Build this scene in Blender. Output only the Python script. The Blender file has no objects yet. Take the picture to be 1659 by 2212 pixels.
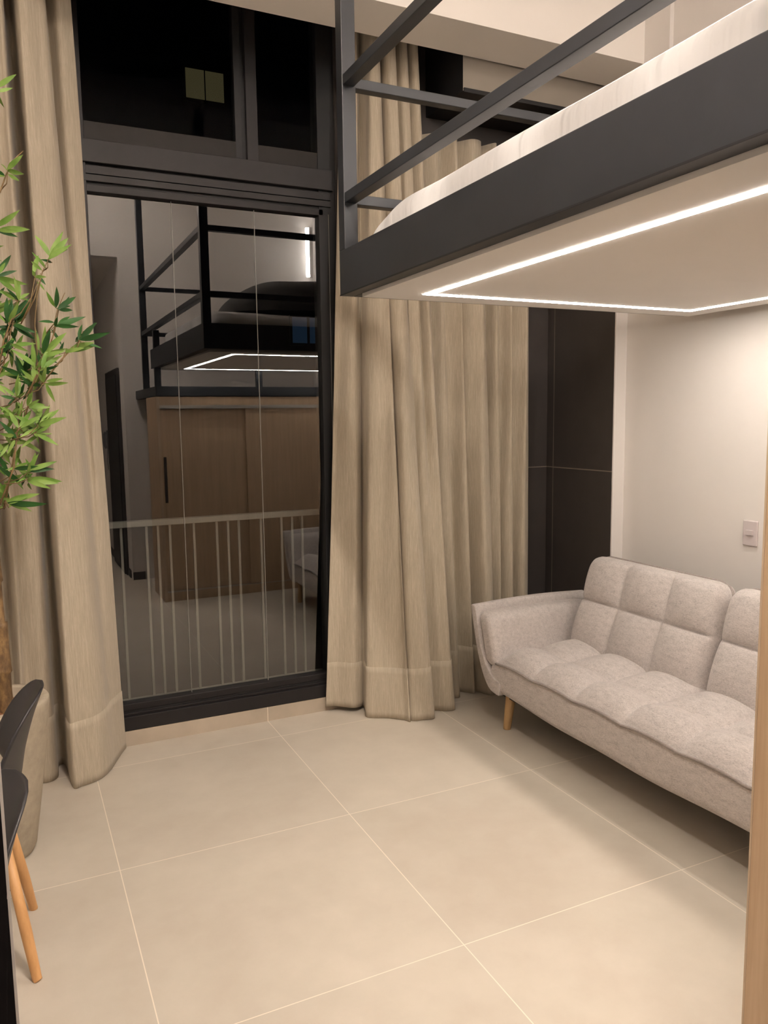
import bpy, math, random
from mathutils import Vector, Matrix
random.seed(7)
scene = bpy.context.scene
COL = scene.collection
PI = math.pi

# ------------------------------------------------------------------ materials
def srgb(r, g, b):
    f = lambda c: (c / 12.92) if c <= 0.04045 else ((c + 0.055) / 1.055) ** 2.4
    return (f(r / 255), f(g / 255), f(b / 255), 1.0)

class NT:
    def __init__(self, name):
        self.m = bpy.data.materials.new(name)
        self.m.use_nodes = True
        self.t = self.m.node_tree
        self.b = self.t.nodes['Principled BSDF']
        self.out = self.t.nodes['Material Output']
    def n(self, typ, **kw):
        nd = self.t.nodes.new(typ)
        for k, v in kw.items():
            if k.startswith('i_'):
                key = k[2:]
                nd.inputs[int(key) if key.isdigit() else key.replace('_', ' ')].default_value = v
            else:
                setattr(nd, k, v)
        return nd
    def l(self, a, b):
        self.t.links.new(a, b)
    def math(self, op, a, b=None):
        nd = self.n('ShaderNodeMath', operation=op)
        for i, v in enumerate((a, b)):
            if v is None: continue
            if isinstance(v, (int, float)): nd.inputs[i].default_value = v
            else: self.l(v, nd.inputs[i])
        return nd.outputs[0]
    def coord(self, scale=(1, 1, 1)):
        tc = self.n('ShaderNodeTexCoord')
        mp = self.n('ShaderNodeMapping')
        mp.inputs['Scale'].default_value = scale
        self.l(tc.outputs['Object'], mp.inputs['Vector'])
        return mp.outputs['Vector']
    def noise(self, scale, detail=4, rough=0.6, vec=None):
        nd = self.n('ShaderNodeTexNoise')
        nd.inputs['Scale'].default_value = scale
        nd.inputs['Detail'].default_value = detail
        nd.inputs['Roughness'].default_value = rough
        if vec is not None: self.l(vec, nd.inputs['Vector'])
        return nd.outputs['Fac']
    def ramp(self, fac, stops):
        nd = self.n('ShaderNodeValToRGB')
        cr = nd.color_ramp
        while len(cr.elements) > 1: cr.elements.remove(cr.elements[-1])
        cr.elements[0].position = stops[0][0]; cr.elements[0].color = stops[0][1]
        for p, c in stops[1:]:
            e = cr.elements.new(p); e.color = c
        self.l(fac, nd.inputs['Fac'])
        return nd.outputs['Color']
    def bump(self, h, strength=0.2, dist=0.01):
        nd = self.n('ShaderNodeBump')
        nd.inputs['Strength'].default_value = strength
        nd.inputs['Distance'].default_value = dist
        self.l(h, nd.inputs['Height'])
        self.l(nd.outputs['Normal'], self.b.inputs['Normal'])
    def mix(self, fac, a, b):
        nd = self.n('ShaderNodeMix', data_type='RGBA')
        if isinstance(fac, (int, float)): nd.inputs['Factor'].default_value = fac
        else: self.l(fac, nd.inputs['Factor'])
        for i, v in ((6, a), (7, b)):
            if isinstance(v, tuple): nd.inputs[i].default_value = v
            else: self.l(v, nd.inputs[i])
        return nd.outputs[2]

def plain(name, col, rough=0.6, metal=0.0, noise=0.0, nscale=8, bump=0.0, bscale=200, spec=0.5):
    k = NT(name)
    k.b.inputs['Roughness'].default_value = rough
    k.b.inputs['Metallic'].default_value = metal
    k.b.inputs['Specular IOR Level'].default_value = spec
    v = k.coord()
    a = tuple(min(1, c * (1 - noise)) for c in col[:3]) + (1,)
    b = tuple(min(1, c * (1 + noise)) for c in col[:3]) + (1,)
    k.l(k.ramp(k.noise(nscale, 4, 0.6, v), [(0.3, a), (0.7, b)]), k.b.inputs['Base Color'])
    if bump: k.bump(k.noise(bscale, 2, 0.5, v), bump, 0.002)
    return k.m

def emit(name, col, strength):
    k = NT(name)
    e = k.n('ShaderNodeEmission')
    e.inputs['Color'].default_value = col
    e.inputs['Strength'].default_value = strength
    k.l(e.outputs[0], k.out.inputs['Surface'])
    return k.m

def glass(name, base, rim):
    k = NT(name)
    lw = k.n('ShaderNodeLayerWeight'); lw.inputs['Blend'].default_value = 0.5
    geo = k.n('ShaderNodeNewGeometry')
    p = k.math('POWER', lw.outputs['Facing'], 4.0)
    f = k.math('ADD', k.math('MULTIPLY', p, rim), base)
    f = k.math('MULTIPLY', f, k.math('SUBTRACT', 1.0, geo.outputs['Backfacing']))
    tr = k.n('ShaderNodeBsdfTransparent'); tr.inputs['Color'].default_value = (0.93, 0.95, 0.94, 1)
    gl = k.n('ShaderNodeBsdfGlossy'); gl.inputs['Roughness'].default_value = 0.0
    gl.inputs['Color'].default_value = (1, 1, 1, 1)
    mx = k.n('ShaderNodeMixShader')
    k.l(f, mx.inputs[0]); k.l(tr.outputs[0], mx.inputs[1]); k.l(gl.outputs[0], mx.inputs[2])
    k.l(mx.outputs[0], k.out.inputs['Surface'])
    return k.m

def tile_floor(name):
    k = NT(name)
    tc = k.n('ShaderNodeTexCoord')
    sp = k.n('ShaderNodeSeparateXYZ'); k.l(tc.outputs['Object'], sp.inputs[0])
    def dist(o, off, per):
        u = k.math('DIVIDE', k.math('SUBTRACT', o, off - 50 * per), per)
        fr = k.math('FRACT', u)
        return k.math('MULTIPLY', k.math('MINIMUM', fr, k.math('SUBTRACT', 1.0, fr)), per), k.math('FLOOR', k.math('ADD', u, 0.0))
    dx, ix = dist(sp.outputs['X'], 0.267, 0.9017)
    dy, iy = dist(sp.outputs['Y'], 1.929, 0.9017)
    d = k.math('MINIMUM', dx, dy)
    g = k.math('LESS_THAN', d, 0.0017)
    n1 = k.noise(1.6, 5, 0.55, tc.outputs['Object'])
    n2 = k.noise(7, 5, 0.6, tc.outputs['Object'])
    n = k.math('ADD', k.math('MULTIPLY', n1, 0.6), k.math('MULTIPLY', n2, 0.4))
    wn = k.n('ShaderNodeTexWhiteNoise')
    cmb = k.n('ShaderNodeCombineXYZ'); k.l(ix, cmb.inputs[0]); k.l(iy, cmb.inputs[1])
    k.l(cmb.outputs[0], wn.inputs[0])
    n = k.math('ADD', n, k.math('MULTIPLY', k.math('SUBTRACT', wn.outputs['Value'], 0.5), 0.12))
    c = k.ramp(n, [(0.32, (0.50, 0.44, 0.365, 1)), (0.5, (0.55, 0.495, 0.415, 1)), (0.68, (0.60, 0.54, 0.455, 1))])
    c = k.mix(g, c, (0.78, 0.70, 0.59, 1))
    k.l(c, k.b.inputs['Base Color'])
    r = k.math('ADD', k.math('MULTIPLY', n2, 0.15), 0.36)
    r = k.math('ADD', r, k.math('MULTIPLY', g, 0.3))
    k.l(r, k.b.inputs['Roughness'])
    k.b.inputs['Specular IOR Level'].default_value = 0.35
    k.bump(k.math('SUBTRACT', 1.0, g), 0.25, 0.001)
    return k.m

def tile_panel(name, grout, col, off, per, axes=('Y', 'Z'), gw=0.003):
    k = NT(name)
    tc = k.n('ShaderNodeTexCoord')
    sp = k.n('ShaderNodeSeparateXYZ'); k.l(tc.outputs['Object'], sp.inputs[0])
    ds = []
    for a, o, p in zip(axes, off, per):
        u = k.math('DIVIDE', k.math('SUBTRACT', sp.outputs[a], o - 50 * p), p)
        fr = k.math('FRACT', u)
        ds.append(k.math('MULTIPLY', k.math('MINIMUM', fr, k.math('SUBTRACT', 1.0, fr)), p))
    g = k.math('LESS_THAN', k.math('MINIMUM', ds[0], ds[1]), gw)
    n = k.noise(3, 4, 0.6, tc.outputs['Object'])
    lo = tuple(c * 0.85 for c in col[:3]) + (1,); hi = tuple(c * 1.15 for c in col[:3]) + (1,)
    k.l(k.mix(g, k.ramp(n, [(0.3, lo), (0.7, hi)]), grout), k.b.inputs['Base Color'])
    k.b.inputs['Roughness'].default_value = 0.42
    return k.m

def linen(name):
    k = NT(name)
    v1 = k.coord((170, 170, 9)); v2 = k.coord((420, 420, 34)); v3 = k.coord((400, 400, 400))
    a = k.noise(1.0, 3, 0.6, v1); b = k.noise(1.0, 3, 0.7, v2)
    s = k.math('ADD', k.math('MULTIPLY', a, 0.6), k.math('MULTIPLY', b, 0.4))
    c = k.ramp(s, [(0.30, (0.385, 0.330, 0.250, 1)), (0.52, (0.460, 0.400, 0.308, 1)), (0.66, (0.530, 0.465, 0.368, 1)), (0.8, (0.60, 0.54, 0.44, 1))])
    k.l(c, k.b.inputs['Base Color'])
    k.b.inputs['Roughness'].default_value = 0.85
    k.b.inputs['Specular IOR Level'].default_value = 0.15
    k.b.inputs['Sheen Weight'].default_value = 0.15
    k.bump(k.noise(1.0, 2, 0.6, v3), 0.15, 0.001)
    return k.m

def chenille(name, base):
    k = NT(name)
    v1 = k.coord((330, 110, 330)); v2 = k.coord((60, 22, 60)); v3 = k.coord((420, 420, 420))
    a = k.noise(1.0, 4, 0.75, v1); b = k.noise(1.0, 4, 0.6, v2)
    s = k.math('ADD', k.math('MULTIPLY', a, 0.7), k.math('MULTIPLY', b, 0.3))
    f = lambda q: tuple(min(1, c * q) for c in base) + (1,)
    c = k.ramp(s, [(0.33, f(0.58)), (0.46, f(0.92)), (0.56, f(1.08)), (0.7, f(1.28))])
    k.l(c, k.b.inputs['Base Color'])
    k.b.inputs['Roughness'].default_value = 0.9
    k.b.inputs['Specular IOR Level'].default_value = 0.1
    k.b.inputs['Sheen Weight'].default_value = 0.2
    k.bump(k.math('ADD', a, k.noise(1.0, 2, 0.6, v3)), 0.35, 0.0012)
    return k.m

def wood(name, c1, c2, vscale=(30, 30, 1.6), rough=0.5):
    k = NT(name)
    v = k.coord(vscale)
    n = k.noise(1.0, 6, 0.62, v)
    w = k.noise(1.0, 3, 0.5, k.coord(tuple(q * 5 for q in vscale)))
    s = k.math('ADD', k.math('MULTIPLY', n, 0.75), k.math('MULTIPLY', w, 0.25))
    k.l(k.ramp(s, [(0.32, c1), (0.66, c2)]), k.b.inputs['Base Color'])
    k.b.inputs['Roughness'].default_value = rough
    return k.m

def sheet_mat(name):
    k = NT(name)
    k.b.inputs['Base Color'].default_value = (0.90, 0.885, 0.88, 1)
    k.b.inputs['Roughness'].default_value = 0.8
    k.b.inputs['Specular IOR Level'].default_value = 0.1
    tc = k.n('ShaderNodeTexCoord')
    mp = k.n('ShaderNodeMapping'); mp.inputs['Rotation'].default_value = (math.radians(-38), 0, 0); mp.inputs['Scale'].default_value = (2, 9, 1.2)
    k.l(tc.outputs['Object'], mp.inputs['Vector'])
    n = k.noise(1.3, 3, 0.45, mp.outputs['Vector'])
    k.bump(n, 0.9, 0.05)
    return k.m

def bamboo_mat(name):
    k = NT(name)
    v = k.coord((30, 30, 12))
    n = k.noise(1.0, 5, 0.7, v)
    tc = k.n('ShaderNodeTexCoord'); sp = k.n('ShaderNodeSeparateXYZ'); k.l(tc.outputs['Object'], sp.inputs[0])
    k.l(k.ramp(n, [(0.30, (0.06, 0.035, 0.016, 1)), (0.48, (0.16, 0.095, 0.042, 1)), (0.62, (0.29, 0.18, 0.075, 1)), (0.75, (0.15, 0.09, 0.04, 1))]), k.b.inputs['Base Color'])
    k.b.inputs['Roughness'].default_value = 0.55
    return k.m

def leaf_mat(name, c1, c2, trans=0.25):
    k = NT(name)
    n = k.noise(14, 2, 0.5, k.coord())
    c = k.ramp(n, [(0.35, c1), (0.65, c2)])
    k.l(c, k.b.inputs['Base Color'])
    k.b.inputs['Roughness'].default_value = 0.5
    k.b.inputs['Specular IOR Level'].default_value = 0.3
    return k.m

M = {}
M['wall'] = plain('wall_paint', (0.76, 0.718, 0.68, 1), 0.75, noise=0.015, nscale=3, bump=0.08, bscale=260, spec=0.2)
M['ceil'] = plain('ceiling_paint', (0.90, 0.85, 0.79, 1), 0.85, noise=0.01, nscale=3, spec=0.1)
M['floor'] = tile_floor('porcelain_tile')
M['riser'] = tile_panel('porcelain_riser', (0.75, 0.68, 0.56, 1), (0.47, 0.40, 0.315, 1), (0.267, -0.5), (0.9017, 5.0), ('X', 'Z'), 0.002)
M['dark_tile'] = tile_panel('charcoal_tile', (0.20, 0.165, 0.13, 1), (0.050, 0.042, 0.038, 1), (3.905, 1.305), (0.9017, 1.2))
M['frame'] = plain('black_aluminium', (0.014, 0.0122, 0.0128, 1), 0.5, 0.0, noise=0.08, nscale=20, spec=0.3)
M['gap'] = plain('gasket_black', (0.004, 0.004, 0.005, 1), 0.6)
M['sash'] = plain('brown_sash', (0.015, 0.0122, 0.0105, 1), 0.55, noise=0.1, nscale=12, spec=0.25)
M['glass'] = glass('clear_glass', 0.135, 0.7)
M['glass_up'] = glass('clear_glass_high', 0.006, 0.2)
M['edge'] = plain('polished_glass_edge', (0.22, 0.21, 0.19, 1), 0.3)
M['steel'] = plain('black_painted_steel', (0.0165, 0.0190, 0.0235, 1), 0.42, 0.0, noise=0.10, nscale=10, bump=0.03, bscale=400)
M['taupe'] = plain('taupe_soffit', (0.30, 0.265, 0.225, 1), 0.8, noise=0.02, nscale=4, spec=0.1)  # darker taupe tone for the soffit front
M['panel'] = plain('white_panel', (0.78, 0.755, 0.73, 1), 0.8, noise=0.01, nscale=4, spec=0.1)
M['led'] = emit('led_diffuser', (1.0, 0.91, 0.82, 1), 61.0)
M['led_bar'] = emit('led_bar_diffuser', (1.0, 0.93, 0.87, 1), 310.0)
M['lamp'] = emit('lamp_diffuser', (1.0, 0.87, 0.77, 1), 360.0)
M['cove_fill'] = emit('cove_fill_diffuser', (1.0, 0.88, 0.77, 1), 18.0)
M['uplight_fill'] = emit('uplight_fill_diffuser', (1.0, 0.87, 0.77, 1), 150.0)
M['hall_fill'] = emit('hall_fill_diffuser', (1.0, 0.88, 0.76, 1), 45.0)
M['alu'] = plain('brushed_aluminium', (0.55, 0.53, 0.50, 1), 0.35, 0.9)
M['sheet'] = sheet_mat('white_bedsheet')
M['blanket'] = chenille('dark_grey_blanket', (0.09, 0.085, 0.082))
M['sofa'] = chenille('grey_chenille', (0.565, 0.515, 0.49))
M['piping'] = chenille('grey_piping', (0.34, 0.295, 0.275))
M['leg'] = wood('light_wood_leg', (0.40, 0.24, 0.10, 1), (0.58, 0.38, 0.18, 1), (40, 40, 5))
M['chair_leg'] = wood('beech_leg', (0.55, 0.29, 0.11, 1), (0.68, 0.38, 0.16, 1), (40, 40, 4))
M['oak'] = wood('oak_veneer', (0.43, 0.29, 0.175, 1), (0.58, 0.415, 0.27, 1), (26, 26, 1.3))
M['oak_edge'] = wood('oak_edge_band', (0.46, 0.34, 0.23, 1), (0.60, 0.47, 0.34, 1), (26, 26, 1.3))
M['curtain'] = linen('beige_linen')
M['concrete'] = plain('sand_cement', (0.40, 0.345, 0.265, 1), 0.85, noise=0.10, nscale=30, bump=0.25, bscale=120, spec=0.2)
M['chips'] = plain('wood_chips', (0.20, 0.085, 0.03, 1), 0.8, noise=0.6, nscale=40, bump=0.6, bscale=60)
M['bamboo'] = bamboo_mat('bamboo_cane')
M['twig'] = plain('brown_twig', (0.20, 0.13, 0.055, 1), 0.7, noise=0.3, nscale=30)
M['leaf'] = leaf_mat('fresh_green_leaf', (0.105, 0.22, 0.030, 1), (0.235, 0.36, 0.085, 1))
M['leaf_dark'] = leaf_mat('dark_green_leaf', (0.012, 0.055, 0.010, 1), (0.030, 0.110, 0.022, 1))
M['plastic'] = plain('black_plastic', (0.020, 0.019, 0.021, 1), 0.42, noise=0.05, nscale=10)
M['switch'] = plain('white_switch_plastic', (0.63, 0.56, 0.555, 1), 0.35, noise=0.01)
M['fridge'] = plain('black_satin_front', (0.007, 0.006, 0.006, 1), 0.8, noise=0.05, spec=0.0)
M['fridge_side'] = plain('grey_metal_trim', (0.62, 0.57, 0.53, 1), 0.4, 0.2, noise=0.04)
M['rail'] = plain('light_grey_railing_paint', (0.15, 0.14, 0.125, 1), 0.6, noise=0.04)
M['slab'] = plain('balcony_concrete', (0.03, 0.028, 0.027, 1), 0.85, noise=0.1)
M['facade'] = plain('night_facade', (0.03, 0.03, 0.032, 1), 0.9, noise=0.2, nscale=1)
M['win_olive'] = emit('dim_lit_window', (0.60, 0.50, 0.24, 1), 0.055)
M['win_blue'] = emit('blue_lit_window', (0.10, 0.22, 0.42, 1), 0.05)
M['base_dark'] = plain('dark_baseboard', (0.04, 0.035, 0.032, 1), 0.6)
M['door'] = plain('dark_door', (0.018, 0.017, 0.018, 1), 0.45)
M['handset'] = plain('handset_plastic', (0.16, 0.17, 0.19, 1), 0.5)

# ------------------------------------------------------------------ object helpers
WL = {}
def empty(name, loc, label=None, cat=None, group=None, kind=None):
    o = bpy.data.objects.new(name, None)
    o.empty_display_size = 0.1
    COL.objects.link(o)
    o.location = loc
    WL[o] = Vector(loc)
    tag(o, label, cat, group, kind)
    return o

def tag(o, label=None, cat=None, group=None, kind=None):
    if label: o['label'] = label
    if cat: o['category'] = cat
    if group: o['group'] = group
    if kind: o['kind'] = kind
    return o

class MB:
    """collects vertices and faces (world coordinates) for ONE mesh object"""
    def __init__(self): self.v = []; self.f = []; self.mi = []; self.cur = 0
    def add(self, vs, fs):
        o = len(self.v)
        self.v += [tuple(p) for p in vs]
        self.f += [tuple(i + o for i in q) for q in fs]
        self.mi += [self.cur] * len(fs)
        return self
    def box(self, x0, x1, y0, y1, z0, z1):
        vs = [(x, y, z) for z in (z0, z1) for y in (y0, y1) for x in (x0, x1)]
        return self.add(vs, [(0, 2, 3, 1), (4, 5, 7, 6), (0, 1, 5, 4), (2, 6, 7, 3), (0, 4, 6, 2), (1, 3, 7, 5)])
    def tube(self, pts, r, seg=10, cap=True):
        pts = [Vector(p) for p in pts]
        rs = r if isinstance(r, (list, tuple)) else [r] * len(pts)
        vs = []; fs = []
        up = Vector((0, 0, 1))
        prev = None
        for i, p in enumerate(pts):
            t = (pts[min(i + 1, len(pts) - 1)] - pts[max(i - 1, 0)]).normalized()
            if prev is None:
                a = t.cross(up)
                if a.length < 1e-3: a = t.cross(Vector((1, 0, 0)))
            else:
                a = prev - t * prev.dot(t)
            a.normalize(); prev = a
            b = t.cross(a)
            for k in range(seg):
                th = 2 * PI * k / seg
                vs.append(p + (a * math.cos(th) + b * math.sin(th)) * rs[i])
        n = len(pts)
        for i in range(n - 1):
            for k in range(seg):
                k2 = (k + 1) % seg
                fs.append((i * seg + k, i * seg + k2, (i + 1) * seg + k2, (i + 1) * seg + k))
        if cap:
            fs.append(tuple(range(seg - 1, -1, -1))); fs.append(tuple((n - 1) * seg + k for k in range(seg)))
        return self.add(vs, fs)
    def loop(self, pts, r, seg=8):
        pts = [Vector(p) for p in pts]; n = len(pts); vs = []; fs = []
        for i, p in enumerate(pts):
            t = (pts[(i + 1) % n] - pts[i - 1]).normalized()
            a = t.cross(Vector((0.31, 0.17, 0.93))); a.normalize(); b = t.cross(a)
            for k in range(seg):
                th = 2 * PI * k / seg
                vs.append(p + (a * math.cos(th) + b * math.sin(th)) * r)
        for i in range(n):
            j = (i + 1) % n
            for k in range(seg):
                k2 = (k + 1) % seg
                fs.append((i * seg + k, i * seg + k2, j * seg + k2, j * seg + k))
        return self.add(vs, fs)
    def lathe(self, prof, c, seg=48):
        vs = []; fs = []
        for r, z in prof:
            for k in range(seg):
                th = 2 * PI * k / seg
                vs.append((c[0] + r * math.cos(th), c[1] + r * math.sin(th), c[2] + z))
        for i in range(len(prof) - 1):
            for k in range(seg):
                k2 = (k + 1) % seg
                fs.append((i * seg + k, i * seg + k2, (i + 1) * seg + k2, (i + 1) * seg + k))
        fs.append(tuple(range(seg - 1, -1, -1)))
        fs.append(tuple((len(prof) - 1) * seg + k for k in range(seg)))
        return self.add(vs, fs)
    def grid(self, fn, nu, nv, flip=False):
        vs = [fn(i / nu, j / nv) for j in range(nv + 1) for i in range(nu + 1)]
        fs = []
        for j in range(nv):
            for i in range(nu):
                a = j * (nu + 1) + i
                q = (a, a + 1, a + nu + 2, a + nu + 1)
                fs.append(q[::-1] if flip else q)
        return self.add(vs, fs)
    def build(self, name, mat, parent=None, bevel=0, smooth=False, solid=0, bseg=2, angle=35, sub=0):
        org = Vector((0, 0, 0))
        if parent is not None: org = WL[parent]
        me = bpy.data.meshes.new(name)
        me.from_pydata([(p[0] - org.x, p[1] - org.y, p[2] - org.z) for p in self.v], [], self.f)
        mats = mat if isinstance(mat, list) else [mat]
        for m in mats: me.materials.append(m)
        if len(mats) > 1:
            for p, i in zip(me.polygons, self.mi): p.material_index = i
        if smooth:
            for p in me.polygons: p.use_smooth = True
        me.update()
        o = bpy.data.objects.new(name, me)
        COL.objects.link(o)
        WL[o] = Vector(org)
        if parent is not None: o.parent = parent
        if parent is not None and parent.type == 'MESH':
            o.location = (0, 0, 0)
        if solid:
            s = o.modifiers.new('thick', 'SOLIDIFY'); s.thickness = solid; s.offset = 0
        if bevel:
            b = o.modifiers.new('bevel', 'BEVEL'); b.width = bevel; b.segments = bseg; b.limit_method = 'ANGLE'; b.angle_limit = math.radians(angle)
        if sub:
            s = o.modifiers.new('sub', 'SUBSURF'); s.levels = sub; s.render_levels = sub
        return o

def bx(name, mat, x0, x1, y0, y1, z0, z1, parent=None, bevel=0):
    return MB().box(x0, x1, y0, y1, z0, z1).build(name, mat, parent, bevel)

def struct(o): o['kind'] = 'structure'; return o

def copy_tree(o, parent=None):
    c = o.copy(); COL.objects.link(c)
    if parent is not None: c.parent = parent
    for ch in list(o.children): copy_tree(ch, c)
    return c

def catmull(P, n):
    out = []
    m = len(P)
    for i in range(m - 1):
        p0 = P[max(i - 1, 0)]; p1 = P[i]; p2 = P[i + 1]; p3 = P[min(i + 2, m - 1)]
        for k in range(n):
            t = k / n
            out.append(tuple(0.5 * (2 * b + (c - a) * t + (2 * a - 5 * b + 4 * c - d) * t * t + (3 * b - a - 3 * c + d) * t ** 3)
                             for a, b, c, d in zip(p0, p1, p2, p3)))
    out.append(tuple(P[-1]))
    return out

# ------------------------------------------------------------------ camera
cam = bpy.data.cameras.new('camera')
co = bpy.data.objects.new('camera', cam)
COL.objects.link(co)
F, W_, H_ = 1696.6, 1659.0, 2212.0
cam.sensor_fit = 'AUTO'; cam.sensor_width = 36.0; cam.lens = F / H_ * 36.0
cam.clip_start = 0.05; cam.clip_end = 200
yaw, pitch, roll = math.radians(25.377), math.radians(-6.745), math.radians(-0.74)
fw = Vector((math.sin(yaw) * math.cos(pitch), math.cos(yaw) * math.cos(pitch), math.sin(pitch)))
rt = Vector((math.cos(yaw), -math.sin(yaw), 0)); up = rt.cross(fw)
r2 = rt * math.cos(roll) + up * math.sin(roll)
u2 = -rt * math.sin(roll) + up * math.cos(roll)
mw = Matrix(((r2.x, u2.x, -fw.x, 0), (r2.y, u2.y, -fw.y, 0), (r2.z, u2.z, -fw.z, 1.61), (0, 0, 0, 1)))
co.matrix_world = mw
scene.camera = co

# ------------------------------------------------------------------ room shell
XL, XR, ZC = -1.7, 3.085, 4.0
struct(bx('floor', M['floor'], XL - .15, XR + .15, -4.6, 3.965, -0.12, 0))
struct(bx('ceiling', M['ceil'], XL - .15, XR + .15, -0.4, 4.15, ZC, ZC + .12))
struct(bx('wall_left', M['wall'], XL - .15, XL, -4.6, 4.15, 0, ZC))
struct(bx('wall_right', M['wall'], XR, XR + .15, -0.4, 4.15, 0, ZC))
wb = MB().box(1.07, XR, -0.37, -0.25, 0, ZC).box(XL, 1.07, -0.37, -0.25, 3.22, ZC)
struct(wb.build('wall_back', M['wall']))
struct(bx('wall_hallway', M['wall'], 1.07, 1.2, -4.6, -0.37, 0, 3.22))
struct(bx('wall_hall_end', M['wall'], XL, 1.07, -4.6, -4.45, 0, 3.22))
struct(bx('ceiling.001', M['ceil'], XL, 1.2, -4.6, -0.37, 3.22, 3.34)).name = 'ceiling_hall'
# dark tiled pier on the right beside the window, proud of the white wall
struct(bx('wall_pier', M['dark_tile'], 3.004, XR, 3.384, 4.15, 0, 3.23))
struct(bx('trim_1', M['wall'], 3.006, XR, 3.376, 3.384, 0, 3.23))
# window wall: tiled riser, side walls, head
struct(bx('baseboard_window', M['riser'], 0.34, 3.004, 3.958, 4.15, 0, 0.078))
struct(bx('wall_window_left', M['wall'], XL, 0.34, 3.97, 4.15, 0, ZC))
struct(bx('wall_window_right', M['dark_tile'], 1.63, 3.004, 3.97, 4.15, 0.078, ZC))
struct(bx('wall_window_head', M['gap'], 0.34, 1.63, 4.0, 4.15, 3.86, ZC))
# bulkhead in front of the curtains
struct(bx('trim_2', M['ceil'], XL, XR, 3.27, 3.56, 3.40, ZC))
# boxed soffit in the far right corner
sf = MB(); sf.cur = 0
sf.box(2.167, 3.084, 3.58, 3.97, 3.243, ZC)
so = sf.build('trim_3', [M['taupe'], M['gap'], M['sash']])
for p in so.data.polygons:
    if p.normal.x < -0.9: p.material_index = 1  # left side coloured black to stand for its deep shade
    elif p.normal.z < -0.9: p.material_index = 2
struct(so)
struct(bx('trim_4', M['gap'], 2.17, 3.0, 3.572, 3.58, 3.236, 3.256))
struct(bx('trim_5', M['wall'], 3.06, XR, 3.10, 3.27, 2.30, ZC))
struct(bx('baseboard_back', M['base_dark'], 1.07, 1.19, -0.25, -0.238, 0, 0.08))
struct(bx('baseboard_hall', M['base_dark'], 1.058, 1.07, -4.4, -0.37, 0, 0.08))

# door in the hallway
d1 = empty('door_1', (1.06, -1.15, 0), kind='structure')
bx('door_leaf', M['door'], 1.035, 1.06, -1.55, -0.62, 0.0, 2.10, d1)
bx('door_frame', M['base_dark'], 1.045, 1.069, -1.62, -0.55, 0.0, 2.17, d1)

# ------------------------------------------------------------------ window
w = empty('window_1', (0.98, 4.0, 0.08), kind='structure')
YG = 4.016
fr = M['frame']
MB().box(0.34, 1.63, 3.955, 4.08, 0.080, 0.150).box(0.34, 1.63, 3.975, 4.08, 0.150, 0.163).build('bottom_track', fr, w, 0.002)
bx('track_gap', M['gap'], 0.34, 1.63, 3.985, 4.06, 0.150, 0.172, w)
bx('bottom_rail', fr, 0.40, 1.54, 3.985, 4.05, 0.172, 0.207, w, 0.003)
bx('top_rail', fr, 0.36, 1.56, 3.985, 4.05, 2.672, 2.704, w, 0.002)
bx('head_gap', M['gap'], 0.34, 1.63, 3.992, 4.06, 2.700, 2.800, w)
MB().box(0.34, 1.60, 3.972, 4.06, 2.716, 2.745).box(0.34, 1.60, 3.976, 4.06, 2.750, 2.786).build('head_track', fr, w, 0.001)
bx('transom', fr, 0.34, 1.61, 3.962, 4.10, 2.797, 2.897, w, 0.002)
for x0, x1 in ((0.395, 1.108), (1.216, 1.54)):
    bx('sash_rail', M['sash'], x0, x1, 3.99, 4.05, 2.897, 2.985, w, 0.002)
bx('sash_stile', M['gap'], 1.106, 1.140, 3.99, 4.05, 2.895, 3.9, w, 0.002)
bx('mullion_gap', M['gap'], 1.140, 1.160, 4.0, 4.06, 2.895, 3.9, w)
bx('mullion', fr, 1.160, 1.217, 3.975, 4.06, 2.895, 3.9, w, 0.002)
bx('left_jamb', fr, 0.34, 0.395, 3.975, 4.08, 0.163, 3.9, w, 0.002)
bx('right_jamb', M['gap'], 1.535, 1.63, 3.985, 4.08, 0.163, 3.9, w, 0.002)
bx('jamb_bead', M['rail'], 1.5865, 1.5895, 3.981, 3.986, 0.2, 2.68, w)
for x0, x1 in ((0.395, 0.7795), (0.7835, 1.1935), (1.1975, 1.538)):
    bx('glass_pane', M['glass'], x0, x1, YG, YG + .008, 0.205, 2.674, w)
for x in (0.7795, 1.1935):
    bx('glass_edge', M['edge'], x + .0008, x + .0032, YG - .001, YG + .009, 0.18, 2.70, w)
for x0, x1 in ((0.39, 1.11), (1.21, 1.545)):
    bx('glass_pane', M['glass_up'], x0, x1, YG, YG + .008, 2.98, 3.9, w)

# ------------------------------------------------------------------ outside: balcony railing and night facade
struct(bx('floor_balcony', M['slab'], -1.0, 3.4, 4.15, 4.45, -0.1, 0.06))
r = empty('balcony_railing', (1.0, 4.3, 0.06), 'light grey metal balustrade of thin upright bars outside the glass doors', 'railing')
bx('top_rail', M['rail'], -0.6, 3.2, 4.275, 4.325, 1.06, 1.092, r, 0.003)
bx('bottom_rail', M['rail'], -0.6, 3.2, 4.285, 4.315, 0.10, 0.125, r, 0.003)
for x in (-0.55, -0.05, 0.25, 0.503, 0.633, 0.693, 0.756, 0.885, 1.011, 1.074, 1.135, 1.263, 1.385, 1.449, 1.51, 1.63, 2.2, 2.8, 3.15):
    bx('baluster', M['rail'], x - .006, x + .006, 4.294, 4.306, 0.125 if x not in (-0.55, 3.15) else 0.06, 1.06, r)
b = empty('building', (3.5, 13.0, -6.0), 'dark apartment block across the street with a dim olive lit window', 'building')
bx('wall', M['facade'], -9, 16, 12.1, 18, -6, 14, b)
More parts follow.
